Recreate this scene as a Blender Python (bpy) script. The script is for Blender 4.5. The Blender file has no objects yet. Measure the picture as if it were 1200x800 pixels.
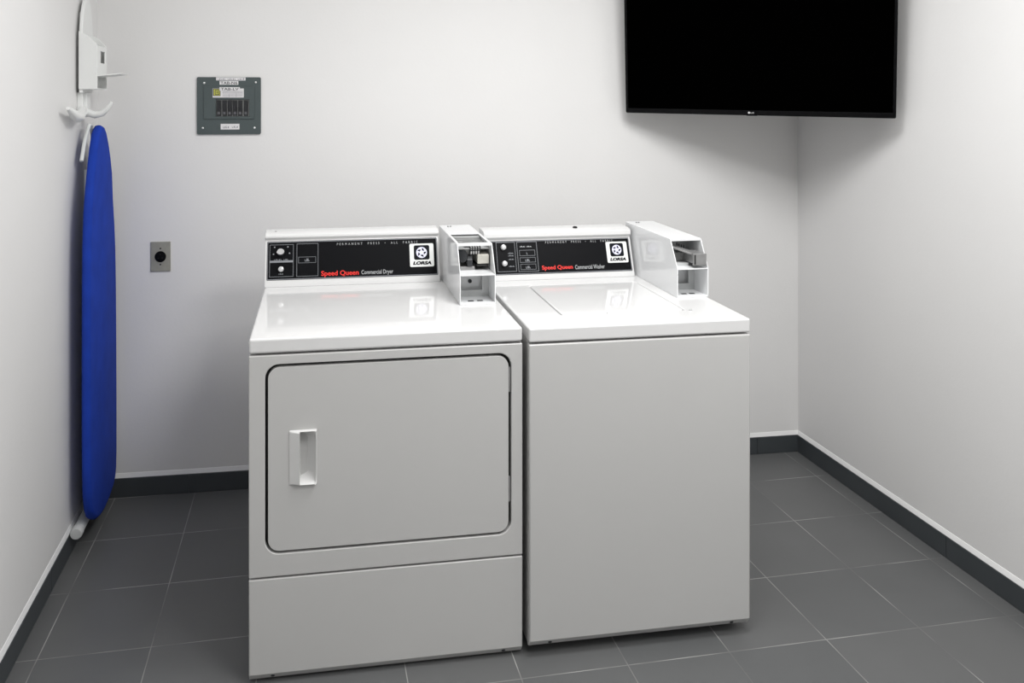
import bpy, bmesh, math, random
from mathutils import Vector, Matrix
random.seed(4)
PI = math.pi
S = bpy.context.scene
COL = S.collection

# ------------------------------------------------------------------ materials
def srgb(r, g, b):
    f = lambda c: (c / 12.92 if c <= .04045 else ((c + .055) / 1.055) ** 2.4)
    return (f(r / 255), f(g / 255), f(b / 255), 1)

def mat(name, col, rough=.5, metal=0., spec=.5, noise=0., nscale=20., bump=0., bscale=200., coat=0.):
    m = bpy.data.materials.new(name); m.use_nodes = True
    nt = m.node_tree; b = nt.nodes['Principled BSDF']
    b.inputs['Base Color'].default_value = col
    b.inputs['Roughness'].default_value = rough
    b.inputs['Metallic'].default_value = metal
    b.inputs['Specular IOR Level'].default_value = spec
    b.inputs['Coat Weight'].default_value = coat
    b.inputs['Coat Roughness'].default_value = .04
    tc = nt.nodes.new('ShaderNodeTexCoord')
    if noise:
        n = nt.nodes.new('ShaderNodeTexNoise'); n.inputs['Scale'].default_value = nscale
        n.inputs['Detail'].default_value = 4
        nt.links.new(tc.outputs['Object'], n.inputs['Vector'])
        r = nt.nodes.new('ShaderNodeValToRGB')
        c = Vector(col[:3])
        r.color_ramp.elements[0].position = .3; r.color_ramp.elements[1].position = .7
        r.color_ramp.elements[0].color = (*(c * (1 - noise)), 1)
        r.color_ramp.elements[1].color = (*(c * (1 + noise)), 1)
        nt.links.new(n.outputs['Fac'], r.inputs['Fac'])
        nt.links.new(r.outputs['Color'], b.inputs['Base Color'])
    if bump:
        n2 = nt.nodes.new('ShaderNodeTexNoise'); n2.inputs['Scale'].default_value = bscale
        n2.inputs['Detail'].default_value = 3
        nt.links.new(tc.outputs['Object'], n2.inputs['Vector'])
        bp = nt.nodes.new('ShaderNodeBump'); bp.inputs['Strength'].default_value = bump
        bp.inputs['Distance'].default_value = .002
        nt.links.new(n2.outputs['Fac'], bp.inputs['Height'])
        nt.links.new(bp.outputs['Normal'], b.inputs['Normal'])
    return m

M = {}
M['wall'] = mat('painted_plaster', (.745, .74, .735, 1), .65, noise=.012, nscale=2.2, bump=.12, bscale=90)
M['ceiling'] = mat('ceiling_paint', (.8, .8, .79, 1), .8, noise=.01, nscale=3)
M['fillet'] = mat('white_caulk', (.82, .82, .82, 1), .5, noise=.02, nscale=15)
M['skirt'] = mat('grey_tile_skirting', srgb(62, 66, 69), .38, noise=.06, nscale=9)
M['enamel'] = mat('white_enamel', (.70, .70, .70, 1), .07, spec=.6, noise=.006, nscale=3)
M['enamel_shaded'] = mat('white_enamel_shaded', (.52, .518, .511, 1), .30, spec=.5, noise=.008, nscale=4)  # shaded copy of the deck paint; weaker front light put into its colour
M['enamel_box'] = mat('white_enamel_meter', (.80, .81, .82, 1), .12, spec=.5, noise=.008, nscale=6)
M['plastic'] = mat('white_plastic', (.78, .79, .78, 1), .35, noise=.01, nscale=10)
M['handle'] = mat('white_handle_plastic', (.64, .64, .635, 1), .25, noise=.01, nscale=10)
M['black'] = mat('black_panel_gloss', srgb(9, 10, 13), .45, spec=.09, noise=.05, nscale=8)
M['rubber'] = mat('black_rubber', (.012, .012, .012, 1), .7, noise=.1, nscale=30)
M['dark'] = mat('dark_steel', (.03, .032, .035, 1), .45, metal=.3, noise=.1, nscale=30)
M['steel'] = mat('grey_steel', (.30, .30, .30, 1), .4, metal=.5, noise=.06, nscale=40)
M['galv'] = mat('galvanised_sheet', (.55, .56, .56, 1), .4, metal=.35, noise=.06, nscale=25)
M['plate'] = mat('brushed_outlet_plate', (.36, .355, .31, 1), .38, metal=.55, noise=.06, nscale=60)
M['print'] = mat('grey_print', (.22, .23, .25, 1), .5, noise=.04, nscale=50)
M['print_white'] = mat('white_print', (.42, .43, .44, 1), .5, noise=.02, nscale=50)
M['print_red'] = mat('red_print', srgb(226, 36, 26), .45, noise=.03, nscale=50)
M['knob'] = mat('chrome_white_knob', (.55, .55, .56, 1), .25, metal=.3, noise=.02, nscale=50)
M['sticker'] = mat('sticker_white', (.70, .71, .70, 1), .35, noise=.02, nscale=40)
M['navy'] = mat('sticker_dark', (.004, .005, .008, 1), .45, spec=.12, noise=.05, nscale=40)
M['lavender'] = mat('emblem_lavender', (.70, .70, .88, 1), .35, noise=.02, nscale=40)
M['beige'] = mat('beige_zinc', (.52, .51, .46, 1), .45, metal=.2, noise=.08, nscale=60)
M['panelgrey'] = mat('breaker_panel_grey', srgb(70, 80, 81), .45, noise=.05, nscale=12)
M['breaker'] = mat('black_bakelite', (.010, .011, .014, 1), .4, noise=.1, nscale=40)
M['label'] = mat('paper_label', (.72, .71, .72, 1), .6, noise=.03, nscale=70)
M['ink'] = mat('label_ink', (.04, .04, .045, 1), .6, noise=.05, nscale=70)
M['greyink'] = mat('label_grey_ink', (.30, .30, .32, 1), .6, noise=.05, nscale=70)
M['ink_faint'] = mat('faded_mark', (.11, .11, .12, 1), .6, noise=.05, nscale=70)
M['yellow'] = mat('yellow_label', srgb(196, 196, 84), .5, noise=.04, nscale=60)
M['screw'] = mat('screw_zinc', (.62, .63, .63, 1), .35, metal=.5, noise=.05, nscale=60)
M['blue'] = mat('blue_cotton_cover', (.010, .042, .34, 1), .85, spec=.2, noise=.10, nscale=14, bump=.25, bscale=160)
M['tube'] = mat('white_painted_tube', (.66, .68, .67, 1), .35, noise=.02, nscale=20)
M['cap'] = mat('grey_rubber_cap', (.55, .56, .56, 1), .6, noise=.03, nscale=20)
M['screen'] = mat('black_screen', (.0003, .0003, .0003, 1), .5, spec=.0, noise=.02, nscale=5)
M['bezel'] = mat('black_bezel', (.002, .002, .0025, 1), .2, spec=.12, noise=.05, nscale=20)
M['logo'] = mat('silver_logo', (.6, .6, .6, 1), .4, noise=.02, nscale=80)

# floor tiles: square grey tiles in a straight grid, pale joints
GA, TX, TY, TS = -0.0052, 0.5659 + .001, -0.2026, 0.3007
def floor_material():
    m = bpy.data.materials.new('grey_floor_tile'); m.use_nodes = True
    nt = m.node_tree; b = nt.nodes['Principled BSDF']; L = nt.links.new
    tc = nt.nodes.new('ShaderNodeTexCoord')
    mp = nt.nodes.new('ShaderNodeMapping'); mp.vector_type = 'TEXTURE'
    mp.inputs['Location'].default_value = (TX - TY * GA - 10 * TS, TY + TX * GA - 20 * TS, 0)
    mp.inputs['Rotation'].default_value = (0, 0, GA)
    sp = nt.nodes.new('ShaderNodeSeparateXYZ'); L(tc.outputs['Object'], sp.inputs['Vector'])
    lt = nt.nodes.new('ShaderNodeMath'); lt.operation = 'LESS_THAN'; L(sp.outputs['X'], lt.inputs[0]); lt.inputs[1].default_value = TX - 2.3205 * TS
    ma = nt.nodes.new('ShaderNodeMath'); ma.operation = 'MULTIPLY_ADD'; L(lt.outputs[0], ma.inputs[0]); ma.inputs[1].default_value = .3205 * TS; L(sp.outputs['X'], ma.inputs[2])
    cb = nt.nodes.new('ShaderNodeCombineXYZ'); L(ma.outputs[0], cb.inputs['X']); L(sp.outputs['Y'], cb.inputs['Y'])
    L(cb.outputs['Vector'], mp.inputs['Vector'])
    br = nt.nodes.new('ShaderNodeTexBrick')
    br.offset = 0; br.squash = 1
    br.inputs['Scale'].default_value = 1
    br.inputs['Brick Width'].default_value = TS
    br.inputs['Row Height'].default_value = TS
    br.inputs['Mortar Size'].default_value = .0016
    br.inputs['Mortar Smooth'].default_value = .3
    br.inputs['Bias'].default_value = 0
    br.inputs['Color1'].default_value = (.100, .103, .105, 1)
    br.inputs['Color2'].default_value = (.112, .114, .115, 1)
    L(mp.outputs['Vector'], br.inputs['Vector'])
    # joints: mostly pale, worn away in places
    nj = nt.nodes.new('ShaderNodeTexNoise'); nj.inputs['Scale'].default_value = 5
    L(tc.outputs['Object'], nj.inputs['Vector'])
    rj = nt.nodes.new('ShaderNodeValToRGB')
    rj.color_ramp.elements[0].position = .38; rj.color_ramp.elements[0].color = (.13, .13, .13, 1)
    rj.color_ramp.elements[1].position = .62; rj.color_ramp.elements[1].color = (.34, .34, .33, 1)
    L(nj.outputs['Fac'], rj.inputs['Fac']); L(rj.outputs['Color'], br.inputs['Mortar'])
    # fine mottling of the stoneware
    n = nt.nodes.new('ShaderNodeTexNoise'); n.inputs['Scale'].default_value = 6; n.inputs['Detail'].default_value = 6
    L(tc.outputs['Object'], n.inputs['Vector'])
    mr = nt.nodes.new('ShaderNodeMapRange'); mr.inputs['To Min'].default_value = .93; mr.inputs['To Max'].default_value = 1.07
    L(n.outputs['Fac'], mr.inputs['Value'])
    mx = nt.nodes.new('ShaderNodeMix'); mx.data_type = 'RGBA'; mx.blend_type = 'MULTIPLY'
    mx.inputs['Factor'].default_value = 1
    L(br.outputs['Color'], mx.inputs['A']); L(mr.outputs['Result'], mx.inputs['B'])
    L(mx.outputs['Result'], b.inputs['Base Color'])
    b.inputs['Roughness'].default_value = .42
    b.inputs['Specular IOR Level'].default_value = .4
    bp = nt.nodes.new('ShaderNodeBump'); bp.inputs['Strength'].default_value = .4; bp.inputs['Distance'].default_value = .002
    bp.invert = True
    L(br.outputs['Fac'], bp.inputs['Height']); L(bp.outputs['Normal'], b.inputs['Normal'])
    return m
M['floor'] = floor_material()

# ------------------------------------------------------------------ mesh helpers
def faces_mat(faces, i):
    for f in faces: f.material_index = i

def box(bm, x0, x1, y0, y1, z0, z1, mi=0):
    v = [bm.verts.new((x, y, z)) for z in (z0, z1) for y in (y0, y1) for x in (x0, x1)]
    fs = [bm.faces.new([v[i] for i in q]) for q in
          ((0, 2, 3, 1), (4, 5, 7, 6), (0, 1, 5, 4), (1, 3, 7, 5), (3, 2, 6, 7), (2, 0, 4, 6))]
    faces_mat(fs, mi); return v

def prism_x(bm, prof, x0, x1, mi=0):
    """profile of (y, z) extruded along x"""
    a = [bm.verts.new((x0, y, z)) for y, z in prof]; b = [bm.verts.new((x1, y, z)) for y, z in prof]
    n = len(prof); fs = [bm.faces.new(a), bm.faces.new(b[::-1])]
    for i in range(n): fs.append(bm.faces.new((a[i], b[i], b[(i + 1) % n], a[(i + 1) % n])))
    faces_mat(fs, mi)

def prism(bm, pts, M4, depth, mi=0):
    """polygon pts (x, y) in frame M4 extruded by depth along the frame's +z"""
    a = [bm.verts.new(M4 @ Vector((x, y, 0))) for x, y in pts]; b = [bm.verts.new(M4 @ Vector((x, y, depth))) for x, y in pts]
    n = len(pts); fs = [bm.faces.new(a[::-1]), bm.faces.new(b)]
    for i in range(n): fs.append(bm.faces.new((a[i], a[(i + 1) % n], b[(i + 1) % n], b[i])))
    faces_mat(fs, mi)

def rrect(x0, x1, y0, y1, r, n=6):
    p = []
    for cx, cy, a0 in ((x1 - r, y1 - r, 0), (x0 + r, y1 - r, 90), (x0 + r, y0 + r, 180), (x1 - r, y0 + r, 270)):
        for i in range(n + 1):
            a = math.radians(a0 + 90 * i / n); p.append((cx + r * math.cos(a), cy + r * math.sin(a)))
    return p

def circle(cx, cy, r, n=20): return [(cx + r * math.cos(2 * PI * i / n), cy + r * math.sin(2 * PI * i / n)) for i in range(n)]

def plate_holes(bm, outer, holes, M4, depth, mi=0):
    """flat plate with holes in frame M4, extruded along +z of the frame"""
    edges = []
    for loop in [outer] + holes:
        vs = [bm.verts.new(M4 @ Vector((x, y, 0))) for x, y in loop]
        edges += [bm.edges.new((vs[i], vs[(i + 1) % len(vs)])) for i in range(len(vs))]
    r = bmesh.ops.triangle_fill(bm, use_beauty=True, use_dissolve=False, edges=edges)
    fs = [g for g in r['geom'] if isinstance(g, bmesh.types.BMFace)]
    faces_mat(fs, mi)
    ex = bmesh.ops.extrude_face_region(bm, geom=fs, use_keep_orig=True)
    d = (M4.to_3x3() @ Vector((0, 0, 1))).normalized() * depth
    bmesh.ops.translate(bm, vec=d, verts=[g for g in ex['geom'] if isinstance(g, bmesh.types.BMVert)])
    for f in bm.faces: pass

def tube(bm, pts, r, n=14, mi=0, caps=True):
    pts = [Vector(p) for p in pts]; rings = []
    rr = r if isinstance(r, (list, tuple)) else [r] * len(pts)
    up = Vector((0, 0, 1)); prev = None
    for i, p in enumerate(pts):
        t = (pts[min(i + 1, len(pts) - 1)] - pts[max(i - 1, 0)]).normalized()
        if prev is None:
            a = t.cross(up)
            if a.length < .05: a = t.cross(Vector((1, 0, 0)))
            a.normalize()
        else:
            a = (prev - t * prev.dot(t)).normalized()
        prev = a; b = t.cross(a)
        rings.append([bm.verts.new(p + (a * math.cos(2 * PI * k / n) + b * math.sin(2 * PI * k / n)) * rr[i]) for k in range(n)])
    fs = []
    for i in range(len(rings) - 1):
        for k in range(n):
            fs.append(bm.faces.new((rings[i][k], rings[i][(k + 1) % n], rings[i + 1][(k + 1) % n], rings[i + 1][k])))
    if caps: fs += [bm.faces.new(rings[0][::-1]), bm.faces.new(rings[-1])]
    faces_mat(fs, mi)

def lathe(bm, prof, M4, n=24, mi=0):
    """(radius, height) profile spun about the frame's z"""
    rings = []
    for r, h in prof:
        rings.append([bm.verts.new(M4 @ Vector((r * math.cos(2 * PI * k / n), r * math.sin(2 * PI * k / n), h))) for k in range(n)])
    fs = []
    for i in range(len(rings) - 1):
        for k in range(n):
            fs.append(bm.faces.new((rings[i][k], rings[i][(k + 1) % n], rings[i + 1][(k + 1) % n], rings[i + 1][k])))
    fs += [bm.faces.new(rings[0][::-1]), bm.faces.new(rings[-1])]
    faces_mat(fs, mi)

def text_into(bm, body, M4, x0, x1, y0, y1, mi=0, depth=.0004, bold=0., spacing=1.0, shear=0.):
    """lettering fitted into the rectangle x0..x1, y0..y1 of frame M4"""
    c = bpy.data.curves.new('lettering_curve', 'FONT'); c.body = body; c.size = 1
    c.offset = bold; c.space_character = spacing; c.resolution_u = 3; c.shear = shear
    o = bpy.data.objects.new('lettering_curve', c); COL.objects.link(o)
    dg = bpy.context.evaluated_depsgraph_get()
    me = bpy.data.meshes.new_from_object(o.evaluated_get(dg))
    xs = [v.co.x for v in me.vertices]; ys = [v.co.y for v in me.vertices]
    ax, bx, ay, by = min(xs), max(xs), min(ys), max(ys)
    for v in me.vertices:
        v.co = M4 @ Vector((x0 + (v.co.x - ax) / (bx - ax) * (x1 - x0), y0 + (v.co.y - ay) / (by - ay) * (y1 - y0), depth))
    n0 = len(bm.faces); bm.from_mesh(me); bm.faces.ensure_lookup_table()
    for f in bm.faces[n0:]: f.material_index = mi
    bpy.data.objects.remove(o); bpy.data.curves.remove(c); bpy.data.meshes.remove(me)

def marks_into(bm, M4, x0, x1, y0, y1, mi=0, depth=.0004, n=8, seed=1):
    """lettering too small to read: a run of short strokes"""
    rnd = random.Random(seed); p = (x1 - x0) / n
    for k in range(n):
        if n > 5 and k % 6 == 5: continue
        a = x0 + k * p; b = a + p * .68; h = (y1 - y0) * rnd.uniform(.7, 1)
        if k % 2: prism(bm, [(a, y0), (b, y0), (b, y0 + h), (a, y0 + h)], M4, depth, mi)
        else:
            prism(bm, [(a, y0), (a + p * .25, y0), (a + p * .25, y0 + h), (a, y0 + h)], M4, depth, mi)
            prism(bm, [(a + p * .25, y0), (b, y0), (b, y0 + h * .3), (a + p * .25, y0 + h * .3)], M4, depth, mi)

def outline(bm, x0, x1, y0, y1, w, M4, depth=.0004, mi=0):
    for a, b, c, d in ((x0, x1, y0, y0 + w), (x0, x1, y1 - w, y1), (x0, x0 + w, y0 + w, y1 - w), (x1 - w, x1, y0 + w, y1 - w)):
        prism(bm, [(a, c), (b, c), (b, d), (a, d)], M4, depth, mi)

def obj(name, bm, mats, parent=None, bevel=0., seg=3, smooth=True, angle=32, label=None):
    bmesh.ops.recalc_face_normals(bm, faces=bm.faces)
    me = bpy.data.meshes.new(name); bm.to_mesh(me); bm.free()
    for m in (mats if isinstance(mats, (list, tuple)) else [mats]): me.materials.append(M[m])
    o = bpy.data.objects.new(name, me); COL.objects.link(o)
    if smooth:
        for p in me.polygons: p.use_smooth = True
        me.set_sharp_from_angle(angle=math.radians(angle))
    if bevel:
        b = o.modifiers.new('rounded_edges', 'BEVEL'); b.width = bevel; b.segments = seg
        b.limit_method = 'ANGLE'; b.angle_limit = math.radians(40); b.harden_normals = True
    if parent: o.parent = parent
    if label: o['label'] = label
    return o

def thing(name, label, cat, loc=(0, 0, 0), rz=0., group=None):
    o = bpy.data.objects.new(name, None); o.empty_display_size = .1; COL.objects.link(o)
    o.location = loc; o.rotation_euler = (0, 0, rz); o['label'] = label; o['category'] = cat
    if group: o['group'] = group
    return o

def struct(name, bm, m, **k):
    o = obj(name, bm, m, **k); o['kind'] = 'structure'; return o

def frame(o, X, Y):
    X = Vector(X).normalized(); Y = Vector(Y); Y = (Y - X * X.dot(Y)).normalized(); Z = X.cross(Y)
    m = Matrix((X, Y, Z)).transposed().to_4x4(); m.translation = Vector(o); return m

N = bmesh.new

# ------------------------------------------------------------------ the room
RX, LX, BA, RA, SK, HC, YF = 1.8715, -1.0687, -0.0349, 0.0092, 0.0748, 2.62, -4.6
def yb(x): return (x - RX) * BA                 # back wall line
def xr(y): return RX + RA * y                   # right wall line

bm = N()
vs = [bm.verts.new(p) for p in ((LX - .3, YF - .3, 0), (RX + .3, YF - .3, 0), (RX + .3, .4, 0), (LX - .3, .4, 0))]
f = bm.faces.new(vs); r = bmesh.ops.extrude_face_region(bm, geom=[f])
bmesh.ops.translate(bm, vec=(0, 0, -.1), verts=[g for g in r['geom'] if isinstance(g, bmesh.types.BMVert)])
struct('floor', bm, 'floor', smooth=False)
bm = N(); box(bm, LX - .3, RX + .3, YF - .3, .4, HC, HC + .1); struct('ceiling', bm, 'ceiling', smooth=False)
def wall(name, pts):
    bm = N(); a = [bm.verts.new((x, y, -.05)) for x, y in pts]; b = [bm.verts.new((x, y, HC + .02)) for x, y in pts]
    n = len(pts); bm.faces.new(a); bm.faces.new(b)
    for i in range(n): bm.faces.new((a[i], a[(i + 1) % n], b[(i + 1) % n], b[i]))
    return struct(name, bm, 'wall', smooth=False)
wall('wall_back', [(LX - .2, yb(LX - .2)), (RX + .2, yb(RX + .2)), (RX + .2, .35), (LX - .2, .35)])
wall('wall_left', [(LX, .3), (LX, YF), (LX - .2, YF), (LX - .2, .3)])
wall('wall_right', [(xr(.3), .3), (xr(YF), YF), (xr(YF) + .2, YF), (xr(.3) + .2, .3)])
wall('wall_front', [(LX - .2, YF), (RX + .2, YF), (RX + .2, YF - .2), (LX - .2, YF - .2)])

# skirting tiles (each run one board cut by dark joints) with a pale caulk fillet on top
def skirting(name, a, b, cuts, inward, trim):
    a, b = Vector((*a, 0)), Vector((*b, 0)); L = (b - a).length
    F = frame(a, b - a, (0, 0, 1))              # x along the wall, y up, z = normal
    if (F.to_3x3() @ Vector((0, 0, 1))).dot(Vector((*inward, 0))) < 0: sgn = -1
    else: sgn = 1
    bm = N(); ends = [0] + cuts + [L]
    for s, e in zip(ends[:-1], ends[1:]):
        p = [(0, 0), (.0075, 0), (.0085, .004), (.0085, SK - .002), (.0065, SK), (0, SK)]
        A = [bm.verts.new(F @ Vector((s + .0012, h, sgn * d))) for d, h in p]
        B = [bm.verts.new(F @ Vector((e - .0012, h, sgn * d))) for d, h in p]
        bm.faces.new(A); bm.faces.new(B[::-1])
        for i in range(len(p)): bm.faces.new((A[i], A[(i + 1) % len(p)], B[(i + 1) % len(p)], B[i]))
    if len(ends) > 2:                           # recessed dark joint filling
        for c in cuts:
            q = [F @ Vector((c + dx, h, sgn * d)) for d in (0.0005, .005) for h in (0, SK - .001) for dx in (-.0012, .0012)]
            v = [bm.verts.new(x) for x in q]
            for t in ((0, 1, 3, 2), (4, 6, 7, 5), (0, 4, 5, 1), (2, 3, 7, 6), (0, 2, 6, 4), (1, 5, 7, 3)): bm.faces.new([v[i] for i in t])
    o = struct(name, bm, 'skirt', smooth=False)
    bm = N()
    p = [(-.002, SK), (.0065, SK), (.0055, SK + .004), (.0015, SK + .016), (-.002, SK + .017)]
    A = [bm.verts.new(F @ Vector((0, h, sgn * d))) for d, h in p]; B = [bm.verts.new(F @ Vector((L, h, sgn * d))) for d, h in p]
    bm.faces.new(A); bm.faces.new(B[::-1])
    for i in range(len(p)): bm.faces.new((A[i], A[(i + 1) % len(p)], B[(i + 1) % len(p)], B[i]))
    struct(trim, bm, 'fillet', smooth=False)
skirting('baseboard_back', (LX, yb(LX)), (RX, 0), [.345, .945, 1.545, 2.145, 2.745], (0, -1), 'trim_1')
skirting('baseboard_left', (LX, yb(LX)), (LX, YF), [.60, 1.20, 1.80, 2.4, 3.0], (1, 0), 'trim_2')
skirting('baseboard_right', (RX, 0), (xr(YF), YF), [.835, 1.435, 2.035, 2.635], (-1, 0), 'trim_3')

# ------------------------------------------------------------------ washing machines
FX = (1, 0, 0)
def front_frame(y): return frame((0, y, 0), FX, (0, 0, 1))       # x right, y up, +z towards the viewer (-y)

def emblem(bm, F, cx, cy, r, d, base, blade):
    prism(bm, circle(cx, cy, r, 28), F, d, base)
    for k in range(5):                                            # five curved blades
        a0 = math.radians(90 + 72 * k); out, inn = [], []
        for i in range(7):
            t = i / 6; a = a0 + math.radians(-8 - 48 * t)
            rad = r * (.88 - .34 * t); w = r * (.40 * (1 - t) + .10)
            out.append((cx + rad * math.cos(a), cy + rad * math.sin(a)))
            inn.append((cx + (rad - w) * math.cos(a), cy + (rad - w) * math.sin(a)))
        prism(bm, (out + inn[::-1])[::-1], F, d + .0004, blade)

def feet(parent, W, D, z):
    for x, y in ((.07, .13), (W - .07, .13), (.07, D - .06), (W - .07, D - .06)):
        bm = N(); lathe(bm, [(.018, 0), (.02, .004), (.012, .01), (.008, .012), (.008, z + .02)], Matrix.Translation((x, y, 0)), 16)
        obj('foot', bm, 'rubber', parent)

def deck(parent, W, D, z0, z1, name='top_deck'):
    """top pan: slightly rounded front and sides"""
    bm = N(); box(bm, 0, W, 0, D, z0, z1)
    return obj(name, bm, 'enamel', parent, bevel=.007, seg=4)

def console(parent, x0, x1, ztop, yf0, yf1, zf0, zf1, D):
    """sloped control housing with an overhanging cap"""
    bm = N()
    prof = [(yf0, .9135), (yf0, zf0), (yf1, zf1), (yf1 - .009, zf1 + .010), (yf1 - .008, ztop - .008), (yf1 + .006, ztop - .002), (yf1 + .04, ztop), (D, ztop + .001), (D, .9135)]
    prism_x(bm, prof, x0, x1)
    o = obj('console', bm, 'enamel', parent, bevel=.0025, seg=3)
    F = frame((x0, yf0, zf0), FX, (0, yf1 - yf0, zf1 - zf0))
    return o, F, math.hypot(yf1 - yf0, zf1 - zf0)

def coin_box(parent, x0, x1, kind):
    """sheet-metal coin meter case, its vault and slide openings uncovered"""
    yF, zs, yT, zt, yB, t, zb = .256, 1.007, .308, 1.094, .69, .003, .914
    side = [(yF, zb), (yF, zs), (yT, zt), (yB, zt), (yB, zb)]
    bm = N()
    prism_x(bm, side, x0, x0 + t); prism_x(bm, side, x1 - t, x1)
    box(bm, x0 + t, x1 - t, yB - t, yB, zb, zt)                               # back sheet
    box(bm, x0 + t, x1 - t, yF, yB - t, zb, zb + .004)                        # floor
    box(bm, x0 + t, x1 - t, yF + .0005, .50, zs - .004, zs)                   # shelf between vault and slide
    if kind == 'open':                                                        # top cut away over the slide
        box(bm, x0 + t, x1 - t, .492, yB - t, zt - t, zt)
        box(bm, x0 + t, x1 - t, yT, yT + .016, zt - t, zt)
        box(bm, x0 + t, x0 + .009, yT + .016, .492, zt - t, zt); box(bm, x1 - .009, x1 - t, yT + .016, .492, zt - t, zt)
    else:
        box(bm, x0 + t, x1 - t, yT, yB - t, zt - t, zt)
    # turned-in flanges around the openings
    prism_x(bm, [(yT, zt - t), (yT + .010, zt - t), (yT + .010, zt - .008), (yT, zt - .008)], x0 + t, x1 - t)
    box(bm, x0 + t, x1 - t, yF + .0005, yF + .003, zb + .004, zb + .0065)
    body = obj('coin_box', bm, 'enamel_box', parent, bevel=.0012, seg=2)
    # vault: inner back panel with a rebate and a lock hole
    W = x1 - x0; Fv = front_frame(.352); bm = N()
    plate_holes(bm, [(x0 + t, zb + .004), (x1 - t, zb + .004), (x1 - t, zs - .004), (x0 + t, zs - .004)],
                [rrect(x0 + .010, x1 - .024, zb + .024, zs - .016, .002, 2)], Fv, .004)
    obj('vault_frame', bm, 'galv', body)
    bm = N(); box(bm, x0 + t, x1 - t, .372, .375, zb + .004, zs - .004); obj('vault_back', bm, 'enamel_box', body)
    bm = N(); lathe(bm, [(.0062, 0), (.0062, .004), (.004, .005)], front_frame(.372) @ Matrix.Translation((x0 + W * .47, zb + .048, 0)), 16)
    box(bm, x0 + W * .47 - .001, x0 + W * .47 + .001, .3655, .3672, zb + .044, zb + .052)
    obj('lock', bm, 'dark', body)
    for k, fx in enumerate((.36, .62)):                                       # slots punched in the vault floor
        bm = N(); box(bm, x0 + W * fx - .009, x0 + W * fx + .009, .284, .296, zb + .004, zb + .0048)
        obj('floor_slot', bm, 'dark', body)
    # upper compartment
    bm = N(); ym = .47 if kind == 'open' else .392; box(bm, x0 + t, x1 - t, ym, ym + .003, zs, zt - t)
    obj('mechanism_plate', bm, 'galv', body)
    if kind == 'open':
        for k in range(5):                                                    # ribs seen through the cut-away top
            bm = N(); box(bm, x0 + .006, x1 - .006, .345 + .029 * k, .349 + .029 * k, zt - .012, zt - .009)
            obj('top_rib', bm, 'steel', body)
        bm = N(); box(bm, x0 + .006, x1 - .006, .33, .47, zt - .022, zt - .019); obj('cover_tray', bm, 'galv', body)
        bm = N(); lathe(bm, [(.020, 0), (.021, .002), (.021, .006), (.014, .009)], frame((x0 + .022, .335, zs + .044), (.55, -.45, -.1), (.1, 0, 1)), 24)
        obj('coin_wheel', bm, 'dark', body)
        bm = N(); prism_x(bm, [(.322, zs + .012), (.322, zs + .032), (.335, zs + .046), (.36, zs + .046), (.36, zs + .012)], x0 + .036, x0 + .052)
        obj('reject_lever', bm, 'dark', body)
        bm = N()
        for k in range(4): box(bm, x0 + .048 + .008 * k, x0 + .0525 + .008 * k, .33, .345, zs + .050, zs + .072)
        box(bm, x0 + .030, x0 + .080, .345, .37, zs + .046, zs + .068)
        obj('slide_comb', bm, 'handle', body)
        bm = N()
        for k in range(5): box(bm, x0 + .045 + .008 * k, x0 + .0475 + .008 * k, .328, .346, zs + .047, zs + .074)
        box(bm, x0 + .044, x0 + .080, .328, .331, zs + .060, zs + .0625)
        obj('comb_gaps', bm, 'dark', body)
        bm = N(); box(bm, x0 + .068, x1 - .008, .318, .40, zs + .020, zs + .050); obj('coin_drop', bm, 'beige', body, bevel=.002)
        bm = N(); box(bm, x0 + .066, x1 - .010, .316, .39, zs + .013, zs + .0185); obj('drop_slot', bm, 'rubber', body)
        bm = N(); box(bm, x0 + .014, x0 + .060, .325, .42, zs, zs + .011); obj('slide_bed', bm, 'steel', body, bevel=.001)
        bm = N(); box(bm, x0 + .020, x0 + .034, .36, .40, zs + .062, zs + .078); obj('micro_switch', bm, 'steel', body, bevel=.001)
    else:
        bm = N(); box(bm, x0 + .012, x1 - .042, .330, .391, zs + .006, zs + .038); obj('slide_housing', bm, 'steel', body, bevel=.002)
        bm = N(); prism(bm, [(0, 0), (.086, 0), (.086, .006), (0, .006)], frame((x0 + .020, .345, zs + .058), (.062, -.055, -.020), (0, 0, 1)), .03)
        obj('slide_rail', bm, 'steel', body, bevel=.001)
        bm = N()
        for k in range(4): box(bm, x0 + .034 + .008 * k, x0 + .0362 + .008 * k, .332, .336, zs + .038, zs + .070 - .003 * k)
        obj('slide_comb', bm, 'dark', body)
        bm = N(); box(bm, x0 + .008, x0 + .020, .316, .33, zs + .020, zs + .055); obj('reject_lever', bm, 'dark', body, bevel=.001)
        bm = N(); box(bm, x0 + .056, x0 + .096, .258, .34, zs + .014, zs + .046)
        box(bm, x0 + .053, x0 + .098, .252, .259, zs + .010, zs + .047)
        obj('coin_slide', bm, 'steel', body, bevel=.0015)
        bm = N(); box(bm, x0 + .056, x0 + .061, .2512, .2522, zs + .013, zs + .044); obj('slide_slot', bm, 'rubber', body)  # thin dark strip on the slide's front plate
        bm = N(); box(bm, x0 + .012, x0 + .060, .30, .32, zs, zs + .010); obj('slide_bed', bm, 'galv', body, bevel=.001)
    # little nut on top of the case
    bm = N()
    for dx in (.028, .037): lathe(bm, [(.0035, 0), (.0035, .0025), (.002, .003)], Matrix.Translation((x0 + dx, .655, zt)), 8)
    obj('case_screw', bm, 'steel', body)
    return body

def base_screws(parent, xs, F):
    for x in xs:
        bm = N(); lathe(bm, [(.0055, -.001), (.0055, .001), (.0035, .0022)], F @ Matrix.Translation((x, .5, 0)), 14)
        obj('base_screw', bm, 'dark', parent)

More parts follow.
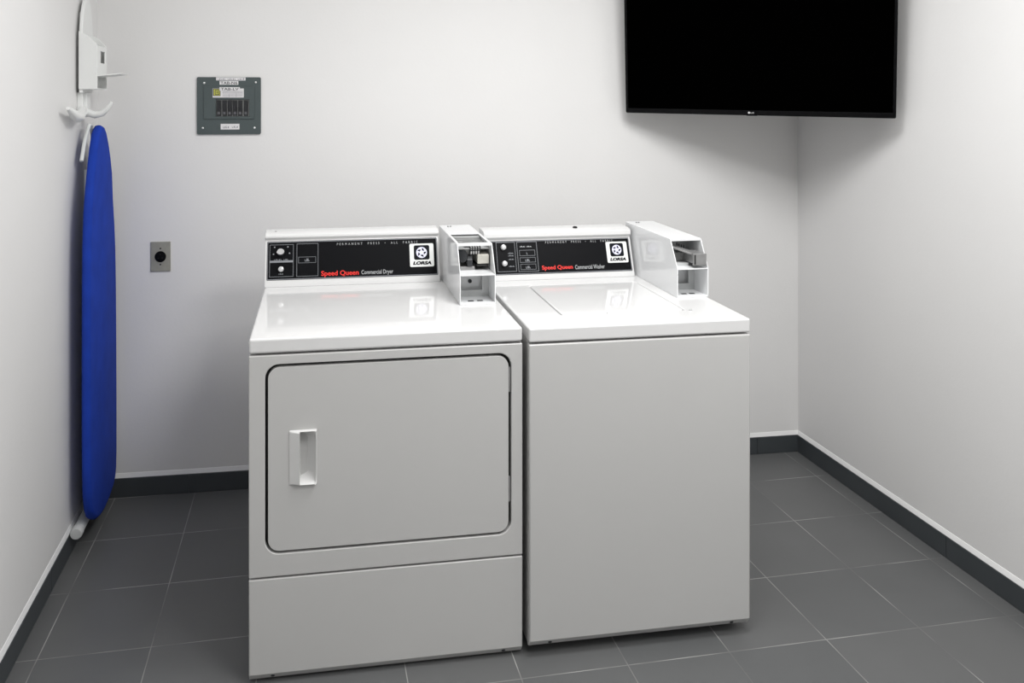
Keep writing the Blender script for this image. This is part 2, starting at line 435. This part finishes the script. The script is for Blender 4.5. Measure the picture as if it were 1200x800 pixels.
def sticker(con, F, x0, x1, y0, y1):
    """white square sticker: dark square with a five-bladed emblem over slanted capitals"""
    w, h = x1 - x0, y1 - y0; bm = N()
    prism(bm, rrect(x0, x1, y0, y1, .06 * w, 4), F, .0008, 0)
    F1 = F @ Matrix.Translation((0, 0, .0008))
    prism(bm, rrect(x0 + .175 * w, x0 + .82 * w, y0 + .30 * h, y0 + .925 * h, .07 * w, 4), F1, .0003, 1)
    F2 = F @ Matrix.Translation((0, 0, .0011))
    emblem(bm, F2, x0 + .495 * w, y0 + .61 * h, .225 * w, .0003, 2, 1)
    text_into(bm, 'LORSA', F1, x0 + .12 * w, x0 + .89 * w, y0 + .085 * h, y0 + .235 * h, 1, .0003, bold=.065, shear=.22)
    obj('logo_sticker', bm, ['sticker', 'navy', 'lavender'], con, smooth=False)

# ---- dryer
DW, DD = .743, .70
dryer = thing('clothes_dryer', 'white front-loading commercial dryer with a square door, left of the two machines', 'clothes dryer', (-.4239, -1.019, 0), -.0225)
bm = N(); box(bm, .0015, DW - .0015, .022, DD, .014, .874); obj('cabinet', bm, 'enamel_shaded', dryer, bevel=.004)
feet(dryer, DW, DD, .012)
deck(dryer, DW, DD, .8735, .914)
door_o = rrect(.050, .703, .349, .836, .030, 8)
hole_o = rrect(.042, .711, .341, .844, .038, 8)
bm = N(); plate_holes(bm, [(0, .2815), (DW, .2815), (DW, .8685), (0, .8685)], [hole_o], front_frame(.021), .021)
obj('front_panel', bm, 'enamel_shaded', dryer, bevel=.0028, seg=3)
bm = N()
prism_x(bm, [(0, .026), (0, .2765), (.021, .2765), (.021, .006), (.014, .006)], 0, DW)
low = obj('lower_panel', bm, 'enamel_shaded', dryer, bevel=.0028, seg=3)
base_screws(low, [], None)
for x in (.062, .690):
    bm = N(); lathe(bm, [(.0055, -.003), (.0055, .001), (.0035, .0022)], frame((x, .0072, .0160), FX, (0, -.573, .819)), 14)
    obj('base_screw', bm, 'dark', low)
bm = N(); plate_holes(bm, rrect(.038, .715, .337, .848, .036, 8), [rrect(.075, .68, .375, .81, .03, 6)], front_frame(.0215), .004)
obj('door_gasket', bm, 'rubber', dryer, smooth=False)
hx0, hx1, hz0, hz1 = .104, .178, .521, .667
bm = N(); plate_holes(bm, door_o, [[(hx0 + .004, hz0 + .004), (hx1 - .004, hz0 + .004), (hx1 - .004, hz1 - .004), (hx0 + .004, hz1 - .004)]], front_frame(.018), .018)
door = obj('door', bm, 'enamel_shaded', dryer, bevel=.0028, seg=3)
# pull: a scoop sunk into the door, roofed on its left by a raised grip
bm = N(); nx, nz = 44, 60; g = []
gx = hx0 + .40 * (hx1 - hx0)
for j in range(nz + 1):
    row = []
    for i in range(nx + 1):
        x = hx0 + (hx1 - hx0) * i / nx; z = hz0 + (hz1 - hz0) * j / nz
        ez = min(z - hz0, hz1 - z)
        if x <= gx:                                     # grip: slopes out of the door face
            t = (x - hx0) / (gx - hx0)
            y = -.0015 - .012 * t * min(1, ez / .004)
        else:
            t = (x - gx) / (hx1 - gx)
            d = .038 * (1 - t) ** .8 * min(1, max(0, (ez - .006) / .020)) ** .6 - .010 * max(0, 1 - ez / .008)
            rim = max(0, 1 - abs(t - .93) / .09)
            y = -.002 + d * (1 if t < .90 else max(0, (1 - t) / .10)) - .005 * rim
        if i in (0, nx) or j in (0, nz): y = .001
        row.append(bm.verts.new((x, y, z)))
    g.append(row)
for j in range(nz):
    for i in range(nx): bm.faces.new((g[j][i], g[j][i + 1], g[j + 1][i + 1], g[j + 1][i]))
obj('door_handle', bm, 'handle', door, angle=38)
for z in (.735, .43):
    bm = N(); lathe(bm, [(.0036, 0), (.0036, .068)], Matrix.Translation((.7063, .006, z)), 12)
    box(bm, .7015, .711, .008, .012, z, z + .068)
    obj('hinge', bm, 'steel', dryer)
con, F, FL = console(dryer, 0, .600, 1.092, .585, .630, .926, 1.066, DD)
def mk(px0, pw, m0, mw, pyb, pyt, h0, h1):
    return (lambda u: m0 + (u - px0) / pw * mw), (lambda v: h0 + (pyb - v) / (pyb - pyt) * (h1 - h0))
X, Y = mk(311, 203.5, .008, .584, 327, 281, .013, FL - .006)
bm = N(); prism(bm, rrect(.007, .593, .012, FL - .005, .003, 3), F, .0015); obj('control_panel', bm, 'black', con, bevel=.0006, seg=2)
P = F @ Matrix.Translation((0, 0, .0015))
bm = N()
outline(bm, .008, .592, .0135, FL - .0065, .0022, P)
outline(bm, X(313.8), X(341.6), Y(323.5), Y(284.5), .0012, P); prism(bm, [(X(314), Y(306.3)), (X(341.5), Y(306.3)), (X(341.5), Y(303.8)), (X(314), Y(303.8))], P, .0004)
outline(bm, X(345.4), X(370.8), Y(323.8), Y(284), .0012, P)
outline(bm, X(347.4), X(368), Y(307.6), Y(300.2), .001, P)
for u, v in ((319.5, 287.5), (318.3, 296), (335, 287.5), (337, 295.2)): prism(bm, circle(X(u), Y(v), .0026, 10), P, .0004)
marks_into(bm, P, X(319), X(336), Y(303.4), Y(302), 0, .0005, 9)
marks_into(bm, P, X(324.5), X(330), Y(320.8), Y(319), 0, .0005, 4)
marks_into(bm, P, X(355), X(361), Y(305.8), Y(302.2), 0, .0005, 3)
obj('panel_print', bm, 'print', con, smooth=False)
bm = N(); text_into(bm, 'Speed Queen', P, X(374.3), X(418.8), Y(325.8), Y(318), 0, .0006, bold=.02)
obj('red_lettering', bm, 'print_red', con, smooth=False, label='red lettering along the lower edge of the black panel')
bm = N(); text_into(bm, 'Commercial Dryer', P, X(422), X(460), Y(325.2), Y(318.6), 0, .0006, bold=.004)
obj('white_lettering', bm, 'print_white', con, smooth=False, label='small white lettering on the black panel')
bm = N(); text_into(bm, 'PERMANENT  PRESS  •  ALL  FABRIC', P, X(393), X(491), Y(287.2), Y(284.4), 0, .0006, spacing=1.9)
obj('heading_lettering', bm, 'print_white', con, smooth=False, label='widely spaced white capitals along the top of the black panel')
bm = N(); lathe(bm, [(.0125, 0), (.0125, .004), (.010, .012), (.008, .013)], P @ Matrix.Translation((X(326.8), Y(294), 0)), 24, 1)
prism(bm, [(X(326.8) + .012 * math.cos(a), Y(293.8) + .010 * math.sin(a)) for a in [math.radians(d) for d in range(-135, 136, 18)]] + [(X(322), Y(294.6))], P @ Matrix.Translation((0, 0, .012)), .007, 0)
obj('cycle_dial', bm, ['knob', 'dark'], con)
bm = N(); lathe(bm, [(.0092, 0), (.0095, .006), (.0085, .010), (.005, .0115)], P @ Matrix.Translation((X(327.3), Y(314.5), 0)), 24)
obj('start_button', bm, 'knob', con)
sticker(con, P, X(480.8), X(510.4), Y(316.7), Y(287.9))
bm = N(); lathe(bm, [(.003, 0), (.003, .0012), (.001, .0016)], Matrix.Translation((.035, .655, 1.092)), 10); obj('cap_screw', bm, 'steel', con)
coin_box(dryer, .611, .724, 'open')

# ---- washer
WW, WD = .660, .70
washer = thing('washing_machine', 'white top-loading commercial washing machine with a plain front, right of the dryer', 'washing machine', (.3328, -1.0527, 0), -.0225)
bm = N(); box(bm, .0015, WW - .0015, .022, WD, .026, .874); obj('cabinet', bm, 'enamel_shaded', washer, bevel=.005)
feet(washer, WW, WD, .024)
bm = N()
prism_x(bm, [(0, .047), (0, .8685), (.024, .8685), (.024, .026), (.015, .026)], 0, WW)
fp = obj('front_panel', bm, 'enamel_shaded', washer, bevel=.005, seg=4)
for x in (.062, .605):
    bm = N(); lathe(bm, [(.0055, -.003), (.0055, .001), (.0035, .0022)], frame((x, .0075, .0365), FX, (0, -.581, .814)), 14)
    obj('base_screw', bm, 'dark', fp)
lx0, lx1, ly0, ly1 = .134, .512, .120, .494
bm = N(); plate_holes(bm, [(0, 0), (WW, 0), (WW, WD), (0, WD)], [rrect(lx0 - .003, lx1 + .003, ly0 - .003, ly1 + .003, .014, 5)], Matrix.Translation((0, 0, .8735)), .0405)
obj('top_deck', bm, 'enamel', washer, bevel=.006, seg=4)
bm = N(); box(bm, lx0 - .02, lx1 + .02, ly0 - .02, ly1 + .02, .8740, .8835); obj('lid_well', bm, 'enamel_shaded', washer)
bm = N(); prism(bm, rrect(lx0, lx1, ly0, ly1, .012, 5), Matrix.Translation((0, 0, .8835)), .0312)
lid = obj('lid', bm, 'enamel', washer, bevel=.004, seg=3)
bm = N(); prism(bm, rrect(.27, .40, ly0 - .006, ly0 + .006, .004, 3), Matrix.Translation((0, 0, .9125)), .0035); obj('finger_lip', bm, 'enamel', lid, bevel=.001)
bm = N(); lathe(bm, [(.0045, 0), (.0045, .003), (.003, .004)], Matrix.Translation((.528, .108, .914)), 12); obj('bumper', bm, 'galv', washer)
con, F, FL = console(washer, 0, .545, 1.083, .575, .622, .924, 1.050, WD)
X, Y = mk(737, -178, .536, -.528, 322.5, 281.5, .012, FL - .005)
bm = N(); prism(bm, rrect(.007, .538, .011, FL - .004, .003, 3), F, .0015); obj('control_panel', bm, 'black', con, bevel=.0006, seg=2)
P = F @ Matrix.Translation((0, 0, .0015))
bm = N()
outline(bm, .008, .537, .0125, FL - .0055, .002, P)
outline(bm, X(571), X(594), Y(319), Y(283), .0012, P)
outline(bm, X(596.3), X(621), Y(319.5), Y(283), .0013, P)
for v0, v1 in ((293.2, 300.3), (302.3, 308.4), (310.4, 317.2)): outline(bm, X(599), X(618), Y(v1), Y(v0), .001, P)
for v, q in ((296.7, 1), (305.3, 3), (313.8, 3)): marks_into(bm, P, X(608.5) - .003 * q, X(608.5) + .003 * q, Y(v + 2), Y(v - 1.6), 0, .0005, q, q)
for v in (296.5, 299.5, 304, 312.5): marks_into(bm, P, X(585), X(592), Y(v + .8), Y(v - .8), 0, .0005, 5)
obj('panel_print', bm, 'print', con, smooth=False)
bm = N(); text_into(bm, 'Speed Queen', P, X(625), X(663), Y(319.5), Y(313), 0, .0006, bold=.02)
obj('red_lettering', bm, 'print_red', con, smooth=False, label='red lettering along the lower edge of the black panel')
bm = N(); text_into(bm, 'Commercial Washer', P, X(666), X(703), Y(318.8), Y(313.6), 0, .0006, bold=.004)
obj('white_lettering', bm, 'print_white', con, smooth=False, label='small white lettering on the black panel')
bm = N(); text_into(bm, 'PERMANENT  PRESS  •  ALL  FABRIC', P, X(632), X(717), Y(285.8), Y(283.2), 0, .0006, spacing=1.9)
obj('heading_lettering', bm, 'print_white', con, smooth=False, label='widely spaced white capitals along the top of the black panel')
bm = N(); marks_into(bm, P, X(600), X(615), Y(289.6), Y(288), 0, .0006, 11)
obj('selector_lettering', bm, 'print_white', con, smooth=False)
for v in (290, 310):
    bm = N(); lathe(bm, [(.0095, 0), (.0098, .007), (.0088, .012), (.005, .0135)], P @ Matrix.Translation((X(579.5), Y(v - .6), 0)), 24)
    obj('dial', bm, 'knob', con)
sticker(con, P, X(707.5), X(734), Y(312.3), Y(286))
bm = N(); lathe(bm, [(.0085, 0), (.0085, .003), (.006, .005), (.002, .0055)], Matrix.Translation((.345, .645, 1.083)), 18); obj('hole_plug', bm, 'rubber', con)
coin_box(washer, .556, .663, 'closed')

# ------------------------------------------------------------------ television hung in the corner
import math as _m
BL = Vector((1.048, -.042, 1.4955)); BR = Vector((1.803, -.669, 1.481)); TVW = (BR - BL).length
e1 = (BR - BL).normalized(); n0 = Vector((e1.y, -e1.x, 0)).normalized()
if n0.y > 0: n0 = -n0
th = math.radians(6.0); up = (Vector((0, 0, 1)) * math.cos(th) + n0 * math.sin(th)); up = (up - e1 * up.dot(e1)).normalized()
nn = e1.cross(up)                                    # towards the viewer
R4 = Matrix((e1, up, nn)).transposed().to_4x4(); R4.translation = BL
TVH = .57
tv = thing('television', 'flat black television hung high across the right corner above the washing machine', 'television', tuple(BL))
tv.matrix_world = R4
I4 = Matrix.Identity(4)
bm = N()
plate_holes(bm, rrect(0, TVW, 0, TVH, .006, 4), [rrect(.010, TVW - .010, .020, TVH - .010, .002, 2)], Matrix.Translation((0, 0, -.010)), .010)
obj('bezel', bm, 'bezel', tv, bevel=.0015, seg=2)
bm = N(); box(bm, .008, TVW - .008, .018, TVH - .008, -.009, -.0025); obj('screen', bm, 'screen', tv, smooth=False)
bm = N(); prism(bm, rrect(.004, TVW - .004, .004, TVH - .004, .006, 4), Matrix.Translation((0, 0, -.028)), .018)
prism(bm, rrect(.12, TVW - .12, .05, TVH - .16, .03, 4), Matrix.Translation((0, 0, -.056)), .029)
obj('rear_shell', bm, 'bezel', tv, bevel=.004)
bm = N(); prism(bm, circle(TVW * .505 - .010, .0105, .0040, 18), I4, .0006)
text_into(bm, 'LG', I4, TVW * .505 - .004, TVW * .505 + .008, .0078, .0132, 0, .0006, bold=.01)
obj('maker_logo', bm, 'logo', tv, smooth=False)
bm = N(); box(bm, TVW * .505 - .02, TVW * .505 + .02, -.0015, .003, -.008, -.001); obj('sensor_strip', bm, 'bezel', tv)
# swivel arm back to the rear wall
bm = N(); box(bm, TVW / 2 - .12, TVW / 2 + .12, .20, .42, -.066, -.056)
c0 = R4.inverted() @ Vector((1.40, yb(1.40) - .03, 1.82)); c1 = Vector((TVW / 2, .31, -.066))
tube(bm, [c1, c1 + Vector((-.05, 0, -.10)), c0], .018, 12)
Wp = R4.inverted() @ frame((1.30, yb(1.30) - .001, 1.72), (1, BA, 0), (0, 0, 1))
prism(bm, [(0, 0), (.2, 0), (.2, .2), (0, .2)], Wp, .03)
obj('wall_bracket', bm, 'dark', tv, bevel=.002)

# ------------------------------------------------------------------ breaker panel and outlet on the rear wall
def wall_frame(x, z, d=0.):
    m = frame((x, yb(x), z), (1, BA, 0), (0, 0, 1)); n = m.to_3x3() @ Vector((0, 0, 1))
    m.translation += n * d; return m
bp = thing('breaker_panel', 'grey electrical breaker panel with paper labels set in the back wall', 'breaker panel')
bp.matrix_world = wall_frame(-.694, 1.412)
PW, PH = .247, .227
sx = PW / 75; X = lambda u: (u - 231) * sx; Yv = lambda v: PH - (v - 90.5) * PH / 67
bm = N(); plate_holes(bm, rrect(0, PW, 0, PH, .006, 4), [[(X(253.5), Yv(136.5)), (X(292), Yv(136.5)), (X(292), Yv(117)), (X(253.5), Yv(117))]], Matrix.Translation((0, 0, .0)), .008)
cov = obj('cover', bm, 'panelgrey', bp, bevel=.002)
bm = N(); plate_holes(bm, rrect(X(239), X(298.5), Yv(139.5), Yv(101.5), .003, 3), [[(X(253), Yv(137)), (X(292.5), Yv(137)), (X(292.5), Yv(116.5)), (X(253), Yv(116.5))]], Matrix.Translation((0, 0, .008)), .004)
obj('inner_door', bm, 'panelgrey', cov, bevel=.0012, seg=2)
bm = N(); box(bm, X(253.5), X(292), Yv(136.5), Yv(117), .0002, .0015); obj('breaker_bay', bm, 'galv', bp, smooth=False)
bx = [254.2, 260.6, 266.9, 273.0, 279.2, 285.8]
for k, u in enumerate(bx):
    bm = N(); box(bm, X(u), X(u + 5.2), Yv(136), Yv(117.6), .0015, .010)
    box(bm, X(u + 1.2), X(u + 4.0), Yv(129), Yv(124), .010, .0135)
    b = obj('breaker', bm, 'breaker', bp, bevel=.0006, seg=2)
    bm = N(); box(bm, X(u + 1.2), X(u + 3.8), Yv(134), Yv(131.2), .0100, .0103); obj('breaker_mark', bm, 'ink_faint', b, smooth=False)
for u, v in ((239.5, 97.5), (300, 96.5), (238, 150), (298.5, 150)):
    bm = N(); lathe(bm, [(.0042, 0), (.0042, .0015), (.002, .0028)], Matrix.Translation((X(u), Yv(v), .008)), 14); obj('screw', bm, 'screw', bp)
def lbl(name, u0, u1, v0, v1, d, texts, extra=None):
    bm = N(); box(bm, X(u0), X(u1), Yv(v1), Yv(v0), d, d + .0005, 0)
    T = Matrix.Translation((0, 0, d + .0005))
    for s, a, b, c, e, mi in texts:
        if s: text_into(bm, s, T, X(a), X(b), Yv(e), Yv(c), mi, .0003, bold=.01)
        else: marks_into(bm, T, X(a), X(b), Yv(e), Yv(c), mi, .0003, max(3, round((b - a) / 2)), 7)
    if extra: extra(bm, T)
    obj(name, bm, ['label', 'ink', 'greyink', 'yellow'], bp, smooth=False)
lbl('paper_label', 253.5, 288, 90.8, 94.4, .008, [(None, 255, 287, 91.4, 93.8, 2)])
lbl('paper_label', 257.5, 279.5, 95, 99.4, .008, [('TAB-N6', 258.6, 278.4, 95.7, 98.9, 1)])
def sqd(bm, T):
    prism(bm, [(X(250), Yv(112.6)), (X(258.8), Yv(112.6)), (X(258.8), Yv(104)), (X(250), Yv(104))], T, .0003, 1)
    T2 = T @ Matrix.Translation((0, 0, .0003))
    prism(bm, [(X(251), Yv(111.8)), (X(258.2), Yv(111.8)), (X(258.2), Yv(104.8)), (X(251), Yv(104.8))], T2, .0003, 3)
    T3 = T @ Matrix.Translation((0, 0, .0006))
    outline(bm, X(252.2), X(257.6), Yv(111.2), Yv(105.4), .0026, T3, .0003, 1)
    text_into(bm, 'D', T3, X(254.1), X(256), Yv(109.6), Yv(107.0), 1, .0003, bold=.06)
    for v in (107.2, 108.6, 110, 111.3, 112.8): prism(bm, [(X(261), Yv(v + .35)), (X(285), Yv(v + .35)), (X(285), Yv(v - .1)), (X(261), Yv(v - .1))], T, .0002, 2)
    for u in (268.5, 277): prism(bm, [(X(u), Yv(114)), (X(u + .4), Yv(114)), (X(u + .4), Yv(109.5)), (X(u), Yv(109.5))], T, .0002, 2)
lbl('data_label', 249.6, 286, 103.8, 114.4, .0121, [], sqd)
lbl('paper_label', 257.6, 281.5, 102.2, 106.6, .0135, [('TAB-LV', 259.3, 280, 103, 106, 1)])
lbl('paper_label', 258.8, 280.8, 145.2, 151.8, .008, [(None, 261.5, 269, 147, 150.4, 2), (None, 272, 279.5, 147, 150, 2)])

ot = thing('wall_outlet', 'round black power outlet in a steel plate low on the back wall', 'outlet')
ot.matrix_world = wall_frame(-.870, .875)
bm = N(); prism(bm, rrect(0, .0755, 0, .117, .002, 3), I4, .005); pl = obj('face_plate', bm, 'plate', ot, bevel=.002)
bm = N(); lathe(bm, [(.0215, 0), (.0215, .0032), (.0195, .004)], Matrix.Translation((.0377, .0585, .005)), 32); soc = obj('socket', bm, 'black', ot)
for a, l in ((90, .004), (215, .005), (325, .005)):
    bm = N(); cx, cy = .0377 + .009 * math.cos(math.radians(a)), .0585 + .009 * math.sin(math.radians(a))
    m4 = Matrix.Translation((cx, cy, .009)) @ Matrix.Rotation(math.radians(a), 4, 'Z'); prism(bm, [(-l / 2, -.0011), (l / 2, -.0011), (l / 2, .0011), (-l / 2, .0011)], m4, .0003)
    obj('slot', bm, 'rubber', soc, smooth=False)
for z in (.0905, .0275):
    bm = N(); lathe(bm, [(.0033, 0), (.0033, .0008), (.002, .0014)], Matrix.Translation((.0377, z, .005)), 14); obj('screw', bm, 'dark', ot)

# ------------------------------------------------------------------ ironing board and its wall caddy
XO = LX + .080                                        # outer face of the padded board
ib = thing('ironing_board', 'blue ironing board hung upright by its feet end down along the left wall', 'ironing board', (LX + .06, -.2, 0))
ib['label'] = 'blue covered ironing board hanging upright against the left wall'
T = Matrix.Translation(Vector((-(LX + .06), .2, 0)))
def W(p): return T @ Vector(p)
prof = [(-.150, 1.457), (-.185, 1.449), (-.216, 1.430), (-.248, 1.376), (-.278, 1.304), (-.303, 1.234), (-.322, 1.165), (-.335, 1.05), (-.340, .90), (-.342, .6), (-.341, .40), (-.338, .279), (-.330, .203), (-.315, .153), (-.29, .114), (-.250, .085), (-.19, .068),
        (-.12, .062), (-.05, .066), (.02, .078), (.058, .098), (.077, .135), (.084, .2), (.084, .4), (.080, .613), (.073, .85), (.064, .98), (.050, 1.07), (.024, 1.18), (-.002, 1.276), (-.028, 1.340), (-.058, 1.393), (-.088, 1.430), (-.118, 1.450)]
prof = [(y + (.016 if y < -.16 else -.012 if y > 0 else 0), z) for y, z in prof]
def ring(x, s):
    cy = sum(p[0] for p in prof) / len(prof); cz = .75
    out = []
    n = len(prof)
    for i, (y, z) in enumerate(prof):                 # offset inwards by s along the normal
        a = Vector(prof[i - 1]); b = Vector(prof[(i + 1) % n]); t = (b - a).normalized(); nrm = Vector((-t.y, t.x))
        q = Vector((y, z)) + nrm * s
        if (Vector((cy, cz)) - Vector((y, z))).dot(nrm) < 0: q = Vector((y, z)) - nrm * s
        out.append(W((x, q.x, q.y)))
    return out
bm = N(); rings = []
for x, s in ((XO - .030, .012), (XO - .028, .003), (XO - .020, 0), (XO - .010, 0), (XO - .003, .004), (XO, .014)):
    rings.append([bm.verts.new(p) for p in ring(x, s)])
n = len(prof)
for a, b in zip(rings[:-1], rings[1:]):
    for i in range(n): bm.faces.new((a[i], a[(i + 1) % n], b[(i + 1) % n], b[i]))
bm.faces.new(rings[0]); bm.faces.new(rings[-1])
obj('padded_cover', bm, 'blue', ib, angle=60)
XL = LX + .030
bm = N()
for y in (-.175, -.115): tube(bm, [W((XL, y, 1.30)), W((XL, y, .09))], .008, 12)
obj('leg', bm, 'tube', ib)
bm = N(); tube(bm, [W((LX + .0285, -.292, .075)), W((LX + .0285, -.20, .075)), W((LX + .0285, .04, .076))], .0185, 20)
ft = obj('foot_bar', bm, 'tube', ib)
bm = N(); tube(bm, [W((LX + .0285, -.304, .075)), W((LX + .0285, -.300, .075)), W((LX + .0285, -.278, .075))], [.0175, .0200, .0203], 20); obj('end_cap', bm, 'cap', ft)
bm = N(); tube(bm, [W((XL, -.24, 1.335)), W((XL, -.20, 1.40)), W((LX + .036, -.165, 1.458)), W((LX + .036, -.135, 1.458)), W((XL, -.09, 1.40)), W((XL, -.05, 1.335))], .007, 10)
obj('hanging_loop', bm, 'tube', ib)

cd = thing('iron_caddy', 'white plastic iron holder with hooks screwed to the left wall above the blue board', 'iron holder', (LX, -.14, 1.5))
T2 = Matrix.Translation(Vector((-LX, .14, -1.5)))
def V(p): return T2 @ Vector(p)
def vbox(bm, x0, x1, y0, y1, z0, z1): box(bm, x0, x1, y0 + .14, y1 + .14, z0 - 1.5, z1 - 1.5)
# back plate, with its iron-shaped top
pts = [(-.205, 1.572), (-.062, 1.572), (-.062, 1.75)]
for k in range(1, 10): a = math.radians(90 * k / 10); pts.append((-.128 + .066 * math.cos(a) , 1.75 + .165 * math.sin(a)))
pts.append((-.128, 1.915))
for k in range(1, 10): a = math.radians(90 + 90 * k / 10); pts.append((-.128 + .077 * math.cos(a), 1.75 + .165 * math.sin(a)))
pts.append((-.205, 1.75))
bm = N(); prism(bm, [(y + .14, z - 1.5) for y, z in pts], frame((.012, 0, 0), (0, 1, 0), (0, 0, 1)), .012)
vbox(bm, 0, .013, -.16, -.10, 1.62, 1.86)
obj('rest_plate', bm, 'plastic', cd, bevel=.003)
# cord and iron pocket standing out of the plate
bm = N()
prism(bm, [(0, 1.585 - 1.5), (.062, 1.585 - 1.5), (.062, 1.742 - 1.5), (.034, 1.772 - 1.5), (0, 1.79 - 1.5)], frame((.012, -.065, 0), (1, 0, 0), (0, 0, 1)), .004)
prism(bm, [(0, 1.585 - 1.5), (.062, 1.585 - 1.5), (.062, 1.742 - 1.5), (.034, 1.772 - 1.5), (0, 1.79 - 1.5)], frame((.012, .070, 0), (1, 0, 0), (0, 0, 1)), .004)
plate_holes(bm, [(-.067, .130), (.068, .130), (.068, .240), (-.067, .240)], [[(-.02, .180), (.045, .180), (.045, .222), (-.02, .222)]], frame((.070, 0, 0), (0, 1, 0), (0, 0, 1)), .004)
vbox(bm, .012, .074, -.207, -.07, 1.585, 1.589)
vbox(bm, .045, .049, -.205, -.072, 1.589, 1.64)
vbox(bm, .020, .024, -.205, -.072, 1.66, 1.75)
obj('pocket', bm, 'plastic', cd, bevel=.0012, seg=2)
bm = N(); prism(bm, [(.060, .133), (.060, .129), (.150, .139), (.151, .142), (.148, .143)], frame((0, .055, 0), (1, 0, 0), (0, 0, 1)), .12); obj('lip', bm, 'plastic', cd, bevel=.001, seg=2)
# stem and the two hooks the board hangs from
bm = N(); vbox(bm, 0, .020, -.185, -.105, 1.485, 1.575); vbox(bm, .018, .030, -.17, -.12, 1.495, 1.575); obj('stem', bm, 'plastic', cd, bevel=.003)
for pth, rad in (([(.018, -.040, .012), (.026, -.095, -.002), (.032, -.150, -.010), (.034, -.200, -.004), (.034, -.240, .010), (.032, -.270, .020)], [.014, .018, .020, .017, .012, .006]),
                 ([(.020, -.010, .006), (.052, -.012, -.006), (.078, -.016, .000), (.094, -.020, .014), (.106, -.024, .030), (.112, -.026, .040)], [.014, .013, .012, .010, .008, .005])):
    bm = N(); tube(bm, pth, rad, 12); obj('hook', bm, 'plastic', cd)

# ------------------------------------------------------------------ light: the ceiling luminaires of the room
def area(name, loc, sx, sy, power, col=(1, .995, .985), rot=(0, 0, 0)):
    l = bpy.data.lights.new(name, 'AREA'); l.shape = 'RECTANGLE'; l.size = sx; l.size_y = sy; l.energy = power; l.color = col
    o = bpy.data.objects.new(name, l); COL.objects.link(o); o.location = loc; o.rotation_euler = rot; return o
area('ceiling_lamp', (.6, -1.45, HC - .02), .8, .6, 31)
area('ceiling_lamp', (.85, -2.5, HC - .02), .8, .6, 36)
area('ceiling_lamp', (.3, -3.7, HC - .02), .8, .6, 8)
area('ceiling_lamp', (-.5, -1.0, HC - .02), .5, .5, 4)

w = bpy.data.worlds.new('dim_surround'); S.world = w; w.use_nodes = True
w.node_tree.nodes['Background'].inputs['Color'].default_value = (.8, .85, 1, 1)
w.node_tree.nodes['Background'].inputs['Strength'].default_value = .02

# ------------------------------------------------------------------ camera (level, with lens shift) and view
cam = bpy.data.cameras.new('camera'); co = bpy.data.objects.new('camera', cam); COL.objects.link(co)
co.location = (-.2851, -3.1662, 1.5399); co.rotation_euler = (PI / 2, 0, -.1778)
cam.sensor_width = 36; cam.lens = 927.557 / 1200 * 36
cam.shift_x = (600 - 520.746) / 1200; cam.shift_y = (119.592 - 400) / 1200
cam.clip_start = .05
S.camera = co
vs_ = S.view_settings; vs_.view_transform = 'Standard'; vs_.look = 'None'; vs_.gamma = 1; vs_.use_curve_mapping = False
vs_.exposure = 0.0
S.cycles.use_denoising = True
